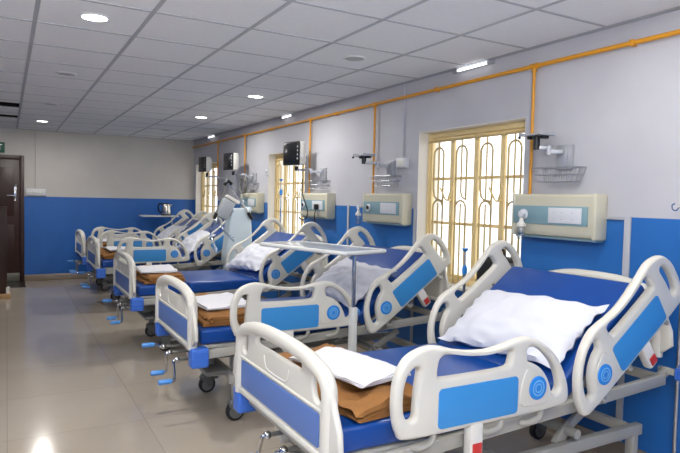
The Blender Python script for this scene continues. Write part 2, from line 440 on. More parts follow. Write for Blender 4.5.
def _cube(lo, hi, bev=.003):
    b = bmesh.new(); c = [(a+d)/2 for a, d in zip(lo, hi)]; sz = [abs(d-a) for a, d in zip(lo, hi)]
    bmesh.ops.create_cube(b, size=1, matrix=Matrix.Translation(c) @ Matrix.Diagonal((*sz, 1)))
    bmesh.ops.bevel(b, geom=b.edges[:], offset=min(bev, min(sz)*.45), segments=2, profile=.5, affect='EDGES')
    return b
def bm_fix(mb): bmesh.ops.recalc_face_normals(mb.bm, faces=mb.bm.faces[:])

MYZ = Matrix(((0,0,1,0),(1,0,0,0),(0,1,0,0),(0,0,0,1)))       # (a,b) -> (y,z), extruded along x
def end_board(parent, name, x, zt, z0, xp, width=.5):
    """moulded bed end with hand slots; xp = side (-1/+1) carrying the blue panel"""
    w = width; h = zt
    half = [(w, z0+.02), (w, h-.12), (w-.012, h-.075), (w-.045, h-.045), (w-.11, h-.027), (w-.22, h-.010), (.1, h)]
    out = half + [(-a, b) for a, b in half[::-1]]
    core = smooth(out, 4)
    core = [(a, max(b, z0)) for a, b in core]
    slot_c = smooth([(.235,h-.066),(.215,h-.062),(.1,h-.058),(-.1,h-.058),(-.215,h-.062),(-.235,h-.066),(-.24,h-.082),(-.22,h-.095),(-.1,h-.094),(.1,h-.094),(.22,h-.095),(.24,h-.082)],3)
    sl = [(w-.135,h-.082),(w-.085,h-.098),(w-.072,h-.13),(w-.072,h-.165),(w-.10,h-.18),(w-.13,h-.165),(w-.142,h-.12)]
    slot_l = smooth(sl, 4); slot_r = smooth([(-a, b) for a, b in sl], 4)
    T = Matrix.Translation((x, 0, 0)) @ MYZ
    mb = MB(); mb.prof(core, [slot_c, slot_l, slot_r], .026, .010, 'plastic', T)
    # thick rounded rim tube
    rim = smooth([(w-.028, z0), (w-.028, z0+.1)] + [(a-.028 if a > .3 else a, b-.024) for a, b in half[1:]] + [(-a+.028 if a > .3 else -a, b-.024) for a, b in half[::-1][:-1]] + [(-w+.028, z0+.1), (-w+.028, z0)], 4, False)
    mb.tube([(x, a, b) for a, b in rim], .031, 'plastic', 14)
    mb.box((x-.022, -w+.03, z0), (x+.022, w-.03, z0+.028), 'plastic', .009)
    # recess outline and embossed grip mark
    mb.tube([(x+xp*.012, a, b) for a, b in smooth([(.13,h-.125),(.115,h-.165),(.085,h-.18),(0,h-.182),(-.085,h-.18),(-.115,h-.165),(-.13,h-.125)],4,False)], .004, 'plastic2', 6)
    mb.tube([(x+xp*.013, a, h-.200) for a in (-w+.06, w-.06)], .007, 'plastic', 8)
    bm_fix(mb); b = mb.build(name, parent)
    mb = MB(); mb.prof(rrect(-w+.075, z0+.040, w-.075, h-.212, .012), [], .012, .003, 'periwinkle', Matrix.Translation((x+xp*.013, 0, 0)) @ MYZ); bm_fix(mb)
    mb.build('blue_panel', b)
    return b

def cushion(mb, x0, x1, y0, y1, z0, z1, m, T=None, r=.022):
    b = bmesh.new(); bmesh.ops.create_cube(b, size=1, matrix=Matrix.Translation(((x0+x1)/2,(y0+y1)/2,(z0+z1)/2)) @ Matrix.Diagonal((x1-x0,y1-y0,z1-z0,1)))
    bmesh.ops.bevel(b, geom=b.edges[:], offset=r, segments=4, profile=.5, affect='EDGES')
    mb.merge(b, m, T)

BA = math.radians(36.6); HIN = 1.20
def make_bed():
    t = empty('hospital_bed')
    end_board(t, 'footboard', 0, .925, .545, -1, .478)
    end_board(t, 'headboard', 2.0, 1.10, .70, 1, .425)
    for x in (.02, 1.99):
        for s in (-1, 1):
            mb = MB()
            if x < 1:
                mb.box((x-.040, s*.430, .435), (x+.070, s*.515, .555), 'bumper', .012, seg=3)
                for q in (-1, 0, 1): mb.box((x-.035, s*.515-.003, .495+q*.035-.004), (x+.065, s*.515+.003, .495+q*.035+.004), 'bumper', .002)
            else:
                mb.box((x+.0, s*.50, .600), (x+.075, s*.565, .665), 'bumper', .012, seg=3); mb.bar((x+.035, s*.40, .632), (x+.035, s*.51, .632), .03, .03, 'frame'); mb.bar((x-.04, s*.44, .60), (x+.05, s*.44, .632), .03, .04, 'frame')
            mb.build('corner_bumper', t)
    # mattress in sections
    mb = MB()
    cushion(mb, .055, .517, -.445, .445, .56, .66, 'vinyl'); mb.build('mattress_foot_section', t)
    mb = MB(); cushion(mb, .528, HIN-.005, -.445, .445, .565, .668, 'vinyl'); mb.build('mattress_seat_section', t)
    T = Matrix.Translation((HIN+.01, 0, .548)) @ Matrix.Rotation(-BA, 4, 'Y')
    mb = MB(); cushion(mb, .05, .80, -.445, .445, .0, .10, 'vinyl', T); mb.build('mattress_back_section', t)
    # upper frame
    mb = MB()
    for s in (-1, 1):
        mb.bar((.03, s*.452, .500), (1.98, s*.452, .595), .036, .056, 'frame', .006)
    for x in (.05, .5, 1.1, 1.6, 1.965): mb.box((x-.018, -.44, .479+x*.048), (x+.018, .44, .524+x*.048), 'frame', .005)
    mb.box((.07, -.44, .535), (.53, .44, .556), 'frame', .006); mb.box((.545, -.44, .535), (1.17, .44, .556), 'frame', .006)
    mb.build('upper_frame', t)
    mb = MB(); b = _cube((.05, -.44, -.026), (.79, .44, -.004), .006); mb.merge(b, 'frame', T, False)
    for s in (-.25, .25): mb.bar(tuple(T @ Vector((.35, s, -.03))), (1.12, s, .43), .03, .03, 'frame')
    mb.build('backrest_frame', t)
    # base frame on casters
    mb = MB()
    for s in (-1, 1):
        mb.box((.28, s*.32-.022, .255), (2.0, s*.32+.022, .315), 'frame', .006)
        for x in (.33, 1.94): mb.box((x-.024, s*.32-.024, .145), (x+.024, s*.32+.024, .30), 'frame', .006)
    for x in (.33, 1.0, 1.94): mb.box((x-.02, -.30, .26), (x+.02, .30, .31), 'frame', .005)
    mb.build('base_frame', t)
    # lifting linkage
    mb = MB()
    for x in (.55, 1.45):
        mb.tube([(x, -.36, .36), (x, .36, .36)], .024, 'frame', 12)
        for s in (-.28, .28):
            mb.bar((x, s, .36), (x+.22, s, .48), .022, .05, 'frame'); mb.bar((x, s, .36), (x-.06, s, .29), .03, .06, 'frame')
    mb.tube([(.60, .0, .40), (1.43, .0, .40)], .022, 'frame_dk', 10); mb.tube([(.18, .16, .425), (.9, .16, .425)], .018, 'frame_dk', 10); mb.tube([(.18, -.22, .425), (.9, -.22, .425)], .018, 'frame_dk', 10)
    mb.box((.14, -.20, .36), (.22, .20, .46), 'frame_dk', .008); mb.box((.16, -.24, .29), (.30, .24, .32), 'frame_dk', .006)
    mb.build('lifting_linkage', t)
    # three hand cranks
    for y, ang in ((-.22, 186), (-.02, 176), (.16, 95)):
        mb = MB(); e = (-.02, 0, .13)
        mb.tube([(.26, 0, 0), (.0, 0, 0)], .011, 'frame_dk', 8); mb.ball((0, 0, 0), .020, 'chrome')
        mb.tube(smooth([(0, 0, 0), (-.022, 0, .004), (-.02, 0, .06), e, (-.045, 0, .133)], 4, False), .009, 'chrome', 8)
        c = mb.build('hand_crank', t); c.location = (-.035, y, .425); c.rotation_euler = (math.radians(-ang), 0, 0)
        mb = MB(); mb.tube([(-.035, 0, .133), (-.045, 0, .133), (-.115, 0, .133), (-.122, 0, .133)], [.013, .017, .017, .012], 'grip', 12); mb.build('crank_grip', c)
    for x in (.33, 1.94):
        for s in (-1, 1):
            mb = MB(); y = s*.32
            mb.tube([(x, y, .175), (x, y, .11)], .013, 'frame_dk', 10)
            mb.box((x-.045, y-.034, .105), (x+.035, y+.034, .145), 'rubber', .012)
            for q in (-1, 1): mb.prof(smooth([(x-.05,.12),(x+.02,.125),(x+.045,.08),(x+.025,.045),(x-.005,.05),(x-.03,.08)],4), [], .008, .003, 'rubber', Matrix.Translation((0, y+q*.030, 0)) @ MXZ)
            mb.box((x+.03, y-.02, .10), (x+.085, y+.02, .118), 'frame_dk', .006); bm_fix(mb)
            c = mb.build('caster', t)
            mb = MB(); Tm = Matrix.Translation((x, y, .0625)) @ Matrix.Rotation(PI/2, 4, 'X')
            mb.lathe([(.030,-.021),(.054,-.021),(.0625,-.014),(.0625,.014),(.054,.021),(.030,.021)], 'tyre', Tm, 24)
            mb.lathe([(.0,-.024),(.028,-.024),(.045,-.0225),(.045,.0225),(.028,.024),(.0,.024)], 'rubber', Tm, 20)
            mb.tube([(x, y-.036, .0625), (x, y+.036, .0625)], .007, 'chrome', 8); mb.build('caster_wheel', c)
    for s in (-1, 1):
        for hd in (False, True): side_rail(t, s, hd)
    return t

BX = 1.0
YC = [2.27, 4.05, 6.05, 8.42, 10.0]
blab = ['white hospital bed nearest the camera, its near corner cut off by the frame',
        'second hospital bed from the camera, the grey overbed table standing across it',
        'third hospital bed from the camera, near foot rail lowered, navy mattress showing',
        'fourth hospital bed from the camera, just beyond the one with the lowered rail',
        'farthest hospital bed, next to the blue end wall and the kettle table']
bed0 = make_bed()
beds = []
for i, y in enumerate(YC):
    b = bed0 if i == 0 else copy_tree(bed0)
    b.location = (BX, y, 0); tag(b, blab[i], 'hospital bed', 'hospital beds in a row along the window wall'); beds.append(b)
def foot_rail(bed, side):
    for ch in bed.children:
        if ch.name.startswith('side_rail'):
            xs = [v.co.x for v in ch.data.vertices]; yv = [v.co.y for v in ch.data.vertices]
            if max(xs) < 1.3 and (sum(yv) > 0) == (side > 0): return ch
foot_rail(beds[2], -1).location = (0, 0, -.41)
for i in (0, 1, 2, 3): foot_rail(beds[i], 1).location = (0, 0, -.41)      # far foot rails hang lowered
cr = [ch for ch in beds[0].children if ch.name.startswith('hand_crank')]
for c, a in zip(cr, (185, 125, 150)): c.rotation_euler = (math.radians(-a), 0, 0); c.location.x = .02

# ------------------------------------------------------------------ bedding
def nz(x, y, z, s=1.0): return noise.noise(Vector((x, y, z))*s)
def make_pillow(seed, L=.80, W=.45, H=.145):
    b = bmesh.new(); nu, nv = 44, 28; top = []; bot = []
    def pt(i, j, sgn):
        u = 2*i/nu-1; v = 2*j/nv-1
        ex = 1 + .04*(abs(u)**4)*(abs(v)**4)
        prof_ = max(0, (1-abs(u)**2.6))**.55 * max(0, (1-abs(v)**2.4))**.6
        pinch = 1 - .055*(1-abs(v)**2) * (abs(u)**6) ; pv = 1 - .075*(1-abs(u)**2) * (abs(v)**6)
        x = u*L/2*ex*pinch; y = v*W/2*ex*pv
        z = sgn*H/2*prof_*(1 + .22*nz(u*1.6+seed, v*1.6, 3)) + .012*nz(u*5+seed, v*5, sgn)*(prof_+.15)
        z += .012*nz(u*3, v*3, seed+7) + .010*math.sin(9*u+4*v+seed)*abs(u)**2*(prof_)
        if abs(u) > .9 or abs(v) > .9: z += .008*math.sin(14*u+17*v+seed)
        return (x, y, z)
    for i in range(nu+1):
        top.append([b.verts.new(pt(i, j, 1)) for j in range(nv+1)]); bot.append([b.verts.new(pt(i, j, -1)) for j in range(nv+1)])
    for i in range(nu):
        for j in range(nv):
            b.faces.new((top[i][j], top[i+1][j], top[i+1][j+1], top[i][j+1])); b.faces.new((bot[i][j], bot[i][j+1], bot[i+1][j+1], bot[i+1][j]))
    bmesh.ops.remove_doubles(b, verts=b.verts[:], dist=.0008)
    bmesh.ops.holes_fill(b, edges=[e for e in b.edges if e.is_boundary], sides=0)
    bmesh.ops.recalc_face_normals(b, faces=b.faces[:])
    mb = MB(); mb.merge(b, 'pillow'); return mb

def folded(seed, du, dv, n, th, m, wob=.006, skew=.0):
    """cloth folded into n layers: serpentine section (x,z) swept across y"""
    mb = MB(); b = bmesh.new()
    path = []; r = th*.52
    for k in range(n):
        z = th*.5 + k*th*1.04
        sh = .045*nz(seed*3.7, k*1.9, .5); xs = [-du/2+r+sh+.02*(k % 3), du/2-r+sh-.02*((k+seed) % 2)]
        if k % 2: xs = xs[::-1]
        for q in range(15):
            f = q/14; path.append((xs[0]+(xs[1]-xs[0])*f, z, k))
        if k < n-1:
            sg = 1 if xs[1] > 0 else -1
            for q in range(1, 6):
                a = -PI/2+PI*q/6; path.append((xs[1]+sg*(r*1.3)*math.cos(a), z+th*.52+th*.52*math.sin(a), k+q/6))
    P = [Vector((x, 0, z)) for x, z, k in path]; nrm = []
    for i in range(len(P)):
        t = (P[min(i+1, len(P)-1)]-P[max(i-1, 0)]).normalized(); nrm.append(Vector((-t.z, 0, t.x)))
    ring0 = [(p+nn*th*.47, q[2]) for p, nn, q in zip(P, nrm, path)] + [(p-nn*th*.47, q[2]) for p, nn, q in zip(P[::-1], nrm[::-1], path[::-1])]
    nv = 46; rings = []; top = n*th*1.04
    for j in range(nv+1):
        f = 2*j/nv-1; y = dv/2*f
        rg = []
        for p, k in ring0:
            hf = p.z/top
            yy = y*(1+.05*nz(k*3.1+seed, 0, p.x*3)) + skew*(k/n)*p.x
            w1 = nz(p.x*4.5+seed, y*4, k*.25); w2 = nz(p.x*11, y*13+seed, k*.5); w3 = abs(nz(p.x*7+y*9, y*3-p.x*4, seed+k*.15))
            edge = max(0, abs(f)-.72)/.28
            z = p.z + hf*(wob*2.0*w1 + wob*.9*w2 - wob*2.2*w3) - hf*top*.22*edge**2
            z = max(z, .0015)
            x = p.x + wob*2.2*nz(y*4+seed, p.z*30, 2.2) + wob*nz(y*15, seed, p.z*60)
            rg.append(b.verts.new((x, yy, z)))
        rings.append(rg)
    K = len(ring0)
    for A, B in zip(rings, rings[1:]):
        for k in range(K): b.faces.new((A[k], A[(k+1) % K], B[(k+1) % K], B[k]))
    half = K//2
    for rg, fl in ((rings[0], 1), (rings[-1], 0)):
        for k in range(half-1):
            q = (rg[k], rg[k+1], rg[K-2-k], rg[K-1-k]); b.faces.new(q if fl else q[::-1])
    bmesh.ops.recalc_face_normals(b, faces=b.faces[:])
    mb.merge(b, m); return mb

p0 = make_pillow(1.3).build('pillow')
p1 = make_pillow(5.1).build('pillow')
bl0 = folded(1, .41, .80, 3, .028, 'brown', .018, .2).build('folded_blanket')
bl1 = folded(2, .38, .78, 3, .030, 'brown', .009, .2).build('folded_blanket')
sh0 = folded(8, .29, .50, 3, .011, 'sheet', .007, .3).build('folded_sheet')
sh1 = folded(4, .34, .50, 3, .009, 'sheet', .004, .2).build('folded_sheet')
ords = ['nearest', 'second', 'third', 'fourth', 'farthest']
pil = [ (1.375, -.01, .850, 3, 36), (1.37, .0, .848, -3, 35), (1.37, .02, .848, 6, 35), (1.375, .0, .85, -3, 36), (1.375, .0, .85, 3, 36)]
plab = ['white pillow on the raised backrest of the bed nearest the camera', 'white pillow on the second bed, behind the overbed table post',
        'white pillow on the third bed, beyond the lowered side rail', 'white pillow on the fourth bed, partly behind its near head rail', 'white pillow on the farthest bed, below the kettle table']
for i in range(5):
    o = (p0 if i == 0 else p1 if i == 1 else (p0 if i % 2 else p1).copy())
    if i > 1: col.objects.link(o)
    x, y, z, rz, tilt = pil[i]
    o.matrix_world = Matrix.Translation((BX+x, YC[i]+y, z)) @ Matrix.Rotation(-math.radians(tilt), 4, 'Y') @ Matrix.Rotation(math.radians(90+rz), 4, 'Z')
    tag(o, plab[i], 'pillow', 'pillows on the hospital beds')
    ob = (bl0 if i == 0 else bl1 if i == 1 else (bl0 if i % 2 else bl1).copy())
    if i > 1: col.objects.link(ob)
    ob.location = (BX+.285, YC[i]-.02, .664); ob.rotation_euler = (0, 0, math.radians((4, -2, 3, -2, 2)[i]))
    tag(ob, ['brown blanket folded under a white sheet on the nearest bed', 'rolled-edge brown blanket under the sheet on the second bed', 'folded brown blanket on the bed whose near foot rail is lowered',
             'brown blanket folded at the foot of the fourth bed', 'brown blanket folded at the foot of the farthest bed'][i], 'blanket', 'folded brown blankets at the foot of the beds')
    os_ = (sh0 if i == 0 else sh1 if i == 1 else (sh0 if i % 2 else sh1).copy())
    if i > 1: col.objects.link(os_)
    os_.location = (BX+.275, YC[i]-.06+(.0 if i else .0), .752); os_.rotation_euler = (0, 0, math.radians((10, 4, -3, 3, -2)[i]))
    tag(os_, ['white folded sheet on the brown blanket of the bed nearest the camera', 'white folded sheet on the blanket of the second bed', 'white folded sheet on the blanket of the third bed, by the lowered rail',
              'white folded sheet on the blanket of the fourth bed', 'white folded sheet on the blanket of the farthest bed'][i], 'folded sheet', 'white folded sheets on the blankets')

# ------------------------------------------------------------------ drip poles
def iv_pole(x, y, zt, label, hooks):
    t = empty('drip_pole', (x, y, 0)); tag(t, label, 'drip pole', 'drip poles beside the bed heads')
    mb = MB(); mb.tube([(0,0,.09), (0,0,zt-.16)], .011, 'chrome', 10); mb.tube([(0,0,zt-.16), (0,0,zt)], .007, 'chrome', 10); mb.build('pole', t)
    mb = MB(); mb.lathe([(.010,zt-.19),(.018,zt-.185),(.020,zt-.15),(.012,zt-.12),(.009,zt-.12)], 'bluedisc', None, 14)
    mb.build('height_collar', t)
    mb = MB(); mb.lathe([(.008,zt-.02),(.016,zt-.014),(.024,zt),(.022,zt+.006),(.0,zt+.008)], 'bluedisc', None, 14); mb.build('pole_cap', t)
    if hooks:
        mb = MB()
        for a in (0, PI/2, PI, 1.5*PI):
            ca, sa = math.cos(a+.3), math.sin(a+.3)
            mb.tube(smooth([(0,0,zt-.005),(.03*ca,.03*sa,zt-.010),(.046*ca,.046*sa,zt-.026),(.062*ca,.062*sa,zt-.020),(.066*ca,.066*sa,zt),(.052*ca,.052*sa,zt+.010)],4,False), .004, 'chrome', 6)
        mb.build('hook_ring', t)
    mb = MB()
    mb.lathe([(.0,.0),(.062,.0),(.065,.008),(.060,.030),(.030,.045),(.018,.10),(.0,.10)], 'frame', None, 24)
    mb.build('pole_base', t)
iv_pole(3.04, 1.775, 1.50, 'chrome drip pole with wire hooks at the right edge of the photo', True)
iv_pole(3.03-.06, 3.36, 1.145, 'chrome drip pole with blue cap in front of the nearest window', False)
iv_pole(2.93, 6.62+.06, 1.72, 'tall chrome drip pole with blue cap in front of the middle window', False)

# ------------------------------------------------------------------ overbed tables
def overbed(loc, rz, L, W, zt, label, poleoff):
    t = empty('overbed_table', (loc[0], loc[1], 0), rz); tag(t, label, 'overbed table')
    mb = MB(); mb.prof(rrect(-L/2, -W/2, L/2, W/2, .03), [], .018, .005, 'tabletop', Matrix.Translation((0,0,zt-.009))); bm_fix(mb); mb.build('tabletop', t)
    mb = MB(); ring = rrect(-L/2+.004, -W/2+.004, L/2-.004, W/2-.004, .03)
    mb.tube([(a, b, zt-.010) for a, b in ring], .014, 'tablerim', 8, closed=True); mb.build('table_rim', t)
    px = -L/2+poleoff
    mb = MB(); mb.tube([(px,0,zt-.02), (px,0,zt-.42)], .014, 'chrome', 12); mb.box((px-.07,-.06,zt-.034),(px+.12,.06,zt-.018),'frame',.004); mb.build('chrome_post', t)
    mb = MB(); mb.box((px-.026,-.02,.10),(px+.026,.02,zt-.40),'tablerim',.006); mb.build('column', t)
    mb = MB(); mb.lathe([(.006,0),(.006,.02),(.024,.022),(.026,.04),(.020,.05),(.0,.052)], 'grip', Matrix.Translation((px+.02,-.02,zt-.44)) @ Matrix.Rotation(PI/2,4,'X'), 16); mb.build('clamp_knob', t)
    mb = MB()
    for s in (-1, 1): mb.bar((px-.06, s*.20, .085), (px+.62, s*.20, .085), .04, .03, 'tablerim')
    mb.bar((px, -.20, .085), (px, .20, .085), .05, .03, 'tablerim')
    mb.build('base', t)
    for dx in (-.04, .6):
        for s in (-1, 1):
            mb = MB(); mb.lathe([(.012,-.012),(.030,-.012),(.035,-.006),(.035,.006),(.030,.012),(.012,.012)], 'tyre', Matrix.Translation((px+dx, s*.20, .035)) @ Matrix.Rotation(PI/2,4,'X'), 16)
            mb.tube([(px+dx, s*.20, .075), (px+dx, s*.20, .035)], .008, 'frame_dk', 8); mb.build('caster', t)
    return t
overbed((2.00, 3.83), math.radians(105), .93, .42, 1.148, 'grey-topped overbed table standing across the second bed', .115)
overbed((2.40, 10.92), math.radians(180), .62, .38, 1.13, 'overbed table against the far blue wall, under the kettle', .08)

# kettle
k = empty('electric_kettle', (2.53, 10.92, 1.133), math.radians(160)); tag(k, 'steel electric kettle with black handle on the far overbed table', 'kettle')
mb = MB(); mb.lathe([(.0,.02),(.082,.02),(.085,.03),(.080,.10),(.068,.18),(.062,.20),(.0,.205)], 'steel', None, 24); mb.tube([(-.06,0,.165),(-.10,0,.195)], [.022,.012], 'steel', 10); mb.build('kettle_body', k)
mb = MB(); mb.lathe([(.0,0),(.09,0),(.09,.018),(.084,.022),(.0,.022)], 'black', None, 24); mb.build('kettle_base', k)
mb = MB(); mb.lathe([(.0,.203),(.060,.203),(.052,.216),(.014,.220),(.012,.232),(.0,.234)], 'black', None, 20); mb.build('kettle_lid', k)
mb = MB(); mb.tube(smooth([(.055,0,.200),(.10,0,.212),(.135,0,.185),(.138,0,.11),(.115,0,.06),(.078,0,.055)],5,False), .014, 'black', 10); mb.build('kettle_handle', k)

# ------------------------------------------------------------------ wall equipment
units = [(2.615, 'ivory gas outlet panel on the wall above the nearest bed'), (4.56, 'ivory gas outlet panel between the nearest and middle windows'),
         (5.96, 'ivory gas outlet panel with a black plug and hanging cable'), (8.00, 'farthest ivory gas outlet panel, behind the ventilator')]
def gas_panel(y, label, i):
    t = empty('gas_outlet_panel', (XW, y, 1.42)); tag(t, label, 'gas panel', 'gas outlet panels on the window wall')
    mb = MB(); pr = [(0,-.135),(0,.135),(-.085,.135),(-.102,.12),(-.102,-.10),(-.088,-.128),(-.06,-.135)]
    b = bmesh.new(); W = .318
    v0 = [b.verts.new((a, -W, c)) for a, c in pr]; v1 = [b.verts.new((a, W, c)) for a, c in pr]; K = len(pr)
    b.faces.new(v0); b.faces.new(v1[::-1])
    for q in range(K): b.faces.new((v0[q], v1[q], v1[(q+1) % K], v0[(q+1) % K]))
    bmesh.ops.recalc_face_normals(b, faces=b.faces[:]); mb.merge(b, 'gas', None, False)
    for s in (-1, 1): mb.box((-.106, s*W-.014, -.138), (0, s*W+.014, .138), 'gas', .008)
    mb.box((-.075, -W, -.150), (-.01, W, -.134), 'gasblue', .003)
    mb.build('panel_body', t)
    mb = MB(); mb.box((-.108, -.275, -.058), (-.101, .315, .060), 'gasblue', .002); mb.build('blue_strip', t)
    mb = MB(); mb.box((-.111, -.235, -.046), (-.107, .015, .050), 'socket', .001)
    for q in (-.17, -.09, -.03):
        for dz in (-.02, .02): mb.box((-.1118, q-.006, dz-.002), (-.1108, q+.006, dz+.002), 'plate', 0)
    mb.build('socket_plate', t)
    for yy in (.22,) if i != 2 else (.24,):
        mb = MB(); Tm = Matrix.Translation((-.105, yy, .0)) @ Matrix.Rotation(-PI/2, 4, 'Y')
        mb.lathe([(.036,0),(.036,.012),(.030,.018),(.026,.018),(.024,.010),(.0,.010)], 'socket', Tm, 20); mb.lathe([(.0,.009),(.018,.009),(.018,.02),(.0,.02)], 'black', Tm, 14); mb.build('gas_outlet', t)
    return t
for i, (y, l) in enumerate(units): gas_panel(y, l, i)
# suction bottles hanging on the far ends of the first two panels
for y, l in ((2.80, 'clear suction bottle hanging at the gas panel above the nearest bed'), (4.87, 'clear suction bottle hanging at the second gas panel from the camera')):
    t = empty('suction_bottle', (XW-.165, y, 1.26)); tag(t, l, 'suction bottle', 'suction bottles beside the gas panels')
    mb = MB(); mb.lathe([(.0,.0),(.022,.0),(.026,.01),(.026,.075),(.020,.088),(.0,.09)], 'clear', None, 18); mb.build('jar', t)
    mb = MB(); mb.lathe([(.029,.082),(.029,.10),(.016,.112),(.010,.14),(.0,.14)], 'plastic2', None, 18); mb.build('jar_lid', t)
    mb = MB(); mb.lathe([(.022,-.010),(.022,.010),(.0,.012)], 'socket', Matrix.Translation((-.0,0,.165)) @ Matrix.Rotation(-PI/2,4,'Y'), 18); mb.tube([(0,0,.13),(0,0,.160),(.02,.01,.160),(.062,.03,.160)], .009, 'chrome', 8); mb.build('gauge', t)
# plug with cable on the third panel
pts = smooth([(XW-.130, 5.83, 1.40),(XW-.15, 5.83, 1.30),(XW-.14, 5.82, 1.20),(XW-.13, 5.90, 1.16),(XW-.13, 6.02, 1.20),(XW-.14, 6.18, 1.25),(XW-.14, 6.25, 1.28),(XW-.14, 6.20, 1.25),(XW-.14, 6.06, 1.27),(XW-.14, 6.03, 1.36),(XW-.14, 6.12, 1.48),(XW-.13, 6.20, 1.58),(XW-.12, 6.22, 1.72)], 5, False)
mb = MB(); mb.tube(pts, .006, 'black', 6); mb.box((XW-.150, 5.80, 1.375), (XW-.114, 5.86, 1.435), 'black', .008)
tag(mb.build('power_cable'), 'black plug and looping cable on the third gas panel', 'cable')

# ochre oxygen pipe with drops
t = empty('oxygen_pipe', (XW-.03, 0, 2.412)); tag(t, 'ochre pipe running along the top of the window wall with drops', 'pipe')
mb = MB(); mb.tube([(0, Y0+.01, 0), (0, D-.01, 0)], .014, 'pipe', 10); mb.build('main_run', t)
for y, zb in ((2.862, 1.556), (4.83, 1.556), (6.215, 1.556), (8.38, 1.556), (9.67, 1.50)):
    mb = MB(); mb.tube([(0, y, 0), (0, y, zb-2.412)], .011, 'pipe', 10); mb.build('drop_pipe', t)
    mb = MB(); mb.tube([(0, y-.035, 0), (0, y+.035, 0)], .019, 'pipe', 10); mb.tube([(0, y, 0), (0, y, -.04)], .016, 'pipe', 10); mb.box((0, y+.04, -.017), (.029, y+.058, .017), 'socket', .002); mb.build('tee_fitting', t)
for y in (.6, 2.15, 3.9, 5.6, 7.4, 10.3):
    mb = MB(); mb.box((-.017, y-.012, -.018), (.029, y+.012, .018), 'pipe', .003); mb.build('pipe_clip', t)

# monitor brackets with wire baskets
def bracket(y, z, ex, ey, ez, label, tray):
    """ex, ey, ez: the tray's place relative to the wall plate"""
    t = empty('monitor_bracket', (XW, y, z)); tag(t, label, 'bracket', 'monitor brackets on the window wall')
    mb = MB(); mb.box((-.022, -.062, -.085), (0, .062, .07), 'plate', .004); mb.box((-.03, -.03, -.07), (-.02, .03, .055), 'plate', .003); mb.build('wall_plate', t)
    mb = MB(); k = (-.09, ey*.55)
    mb.bar((-.03, 0, .025), (k[0], k[1], .025), .034, .026, 'plate'); mb.bar((k[0], k[1], .050), (ex, ey, .050), .030, .024, 'plate')
    mb.lathe([(.020,-.02),(.020,.04),(.0,.04)], 'plate', Matrix.Translation((k[0], k[1], .025)), 14); mb.lathe([(.022,.0),(.022,ez-.045),(.0,ez-.045)], 'black', Matrix.Translation((ex, ey, .04)), 14); mb.build('swing_arm', t)
    if tray:
        mb = MB(); mb.box((ex-.07, ey-.085, ez), (ex+.07, ey+.085, ez+.009), 'plate', .003)
        for s in (-1, 1): mb.box((ex-.07, ey+s*.085-.005, ez), (ex+.07, ey+s*.085+.005, ez+.022), 'plate', .003)
        mb.box((ex+.03, ey-.08, ez+.008), (ex+.068, ey+.08, ez+.026), 'vgrey', .003)
        for s in (-1, 1):
            mb.box((ex-.02, ey+s*.05-.015, ez-.018), (ex+.04, ey+s*.05+.015, ez+.001), 'black', .004); mb.ball((ex-.075, ey+s*.075, ez-.010), .010, 'black')
        mb.build('monitor_tray', t)
    mb = MB(); bz0, bz1 = -.165, -.075; w, dp = .16, .13
    for z_, ww, x0_, x1_ in ((bz0, w-.03, -.02, -dp+.02), ((bz0+bz1)/2, w-.015, -.01, -dp+.01), (bz1, w, -.005, -dp)):
        mb.tube([(x0_, -ww, z_), (x0_, ww, z_), (x1_, ww, z_), (x1_, -ww, z_)], .003, 'wire', 6, closed=True)
    for q in range(9):
        f = -1+2*q/8; mb.tube([(-dp, f*w, bz1), (-dp+.02, f*(w-.03), bz0), (-.02, f*(w-.03), bz0), (-.005, f*w, bz1)], .002, 'wire', 5)
    for q in range(1, 4): mb.tube([(-dp*q/4, -w, bz1), (-dp*q/4, -w+.03, bz0), (-dp*q/4, w-.03, bz0), (-dp*q/4, w, bz1)], .002, 'wire', 5)
    mb.build('wire_basket', t)
bracket(2.60, 1.80, -.15, .11, .125, 'empty monitor bracket with wire basket above the nearest gas panel', True)
bracket(4.56, 1.79, -.19, .19, .11, 'empty monitor bracket with wire basket above the second gas panel', True)
bracket(5.90, 1.77, -.22, .27, .095, 'wall bracket carrying the nearest black patient monitor', False)
bracket(8.02, 1.77, -.24, .26, .10, 'wall bracket carrying the middle black patient monitor', False)
bracket(9.32, 1.77, -.24, .26, .115, 'wall bracket carrying the farthest patient monitor', False)
mb = MB(); mb.box((XW-.045, 4.29, 1.79), (XW, 4.44, 1.875), 'socket', .006); mb.box((XW-.048, 4.31, 1.80), (XW-.044, 4.42, 1.865), 'plastic2', .002)
tag(mb.build('junction_box'), 'small white junction box on the wall right of the second monitor bracket', 'junction box')
# patient monitors
def monitor(x, y, z, w, h, rz, label):
    t = empty('patient_monitor', (x, y, z), rz); tag(t, label, 'monitor', 'patient monitors on wall arms')   # screen faces local -X
    mb = MB(); mb.box((0, -w/2, 0), (.085, w/2, h), 'monbody', .015); mb.box((.085, -w/2+.04, .03), (.12, w/2-.04, h-.03), 'monbody', .012); mb.build('monitor_body', t)
    mb = MB(); mb.box((-.016, -w/2, 0), (.0, w/2, h), 'black', .006); mb.build('bezel', t)
    mb = MB(); mb.box((-.019, -w/2+.045, .03), (-.015, w/2-.018, h-.018), 'screen', .001); mb.build('screen', t)
    mb = MB()
    for q in range(4): mb.box((-.019, -w/2+.015, .06+q*.045), (-.015, -w/2+.032, .08+q*.045), 'plate', .001)
    mb.build('button_column', t)
monitor(XW-.28, 6.17, 1.870, .30, .265, math.radians(12), 'nearest wall-mounted patient monitor, large black screen')
monitor(XW-.31, 8.28, 1.880, .28, .245, math.radians(9), 'middle patient monitor, black screen with white casing side')
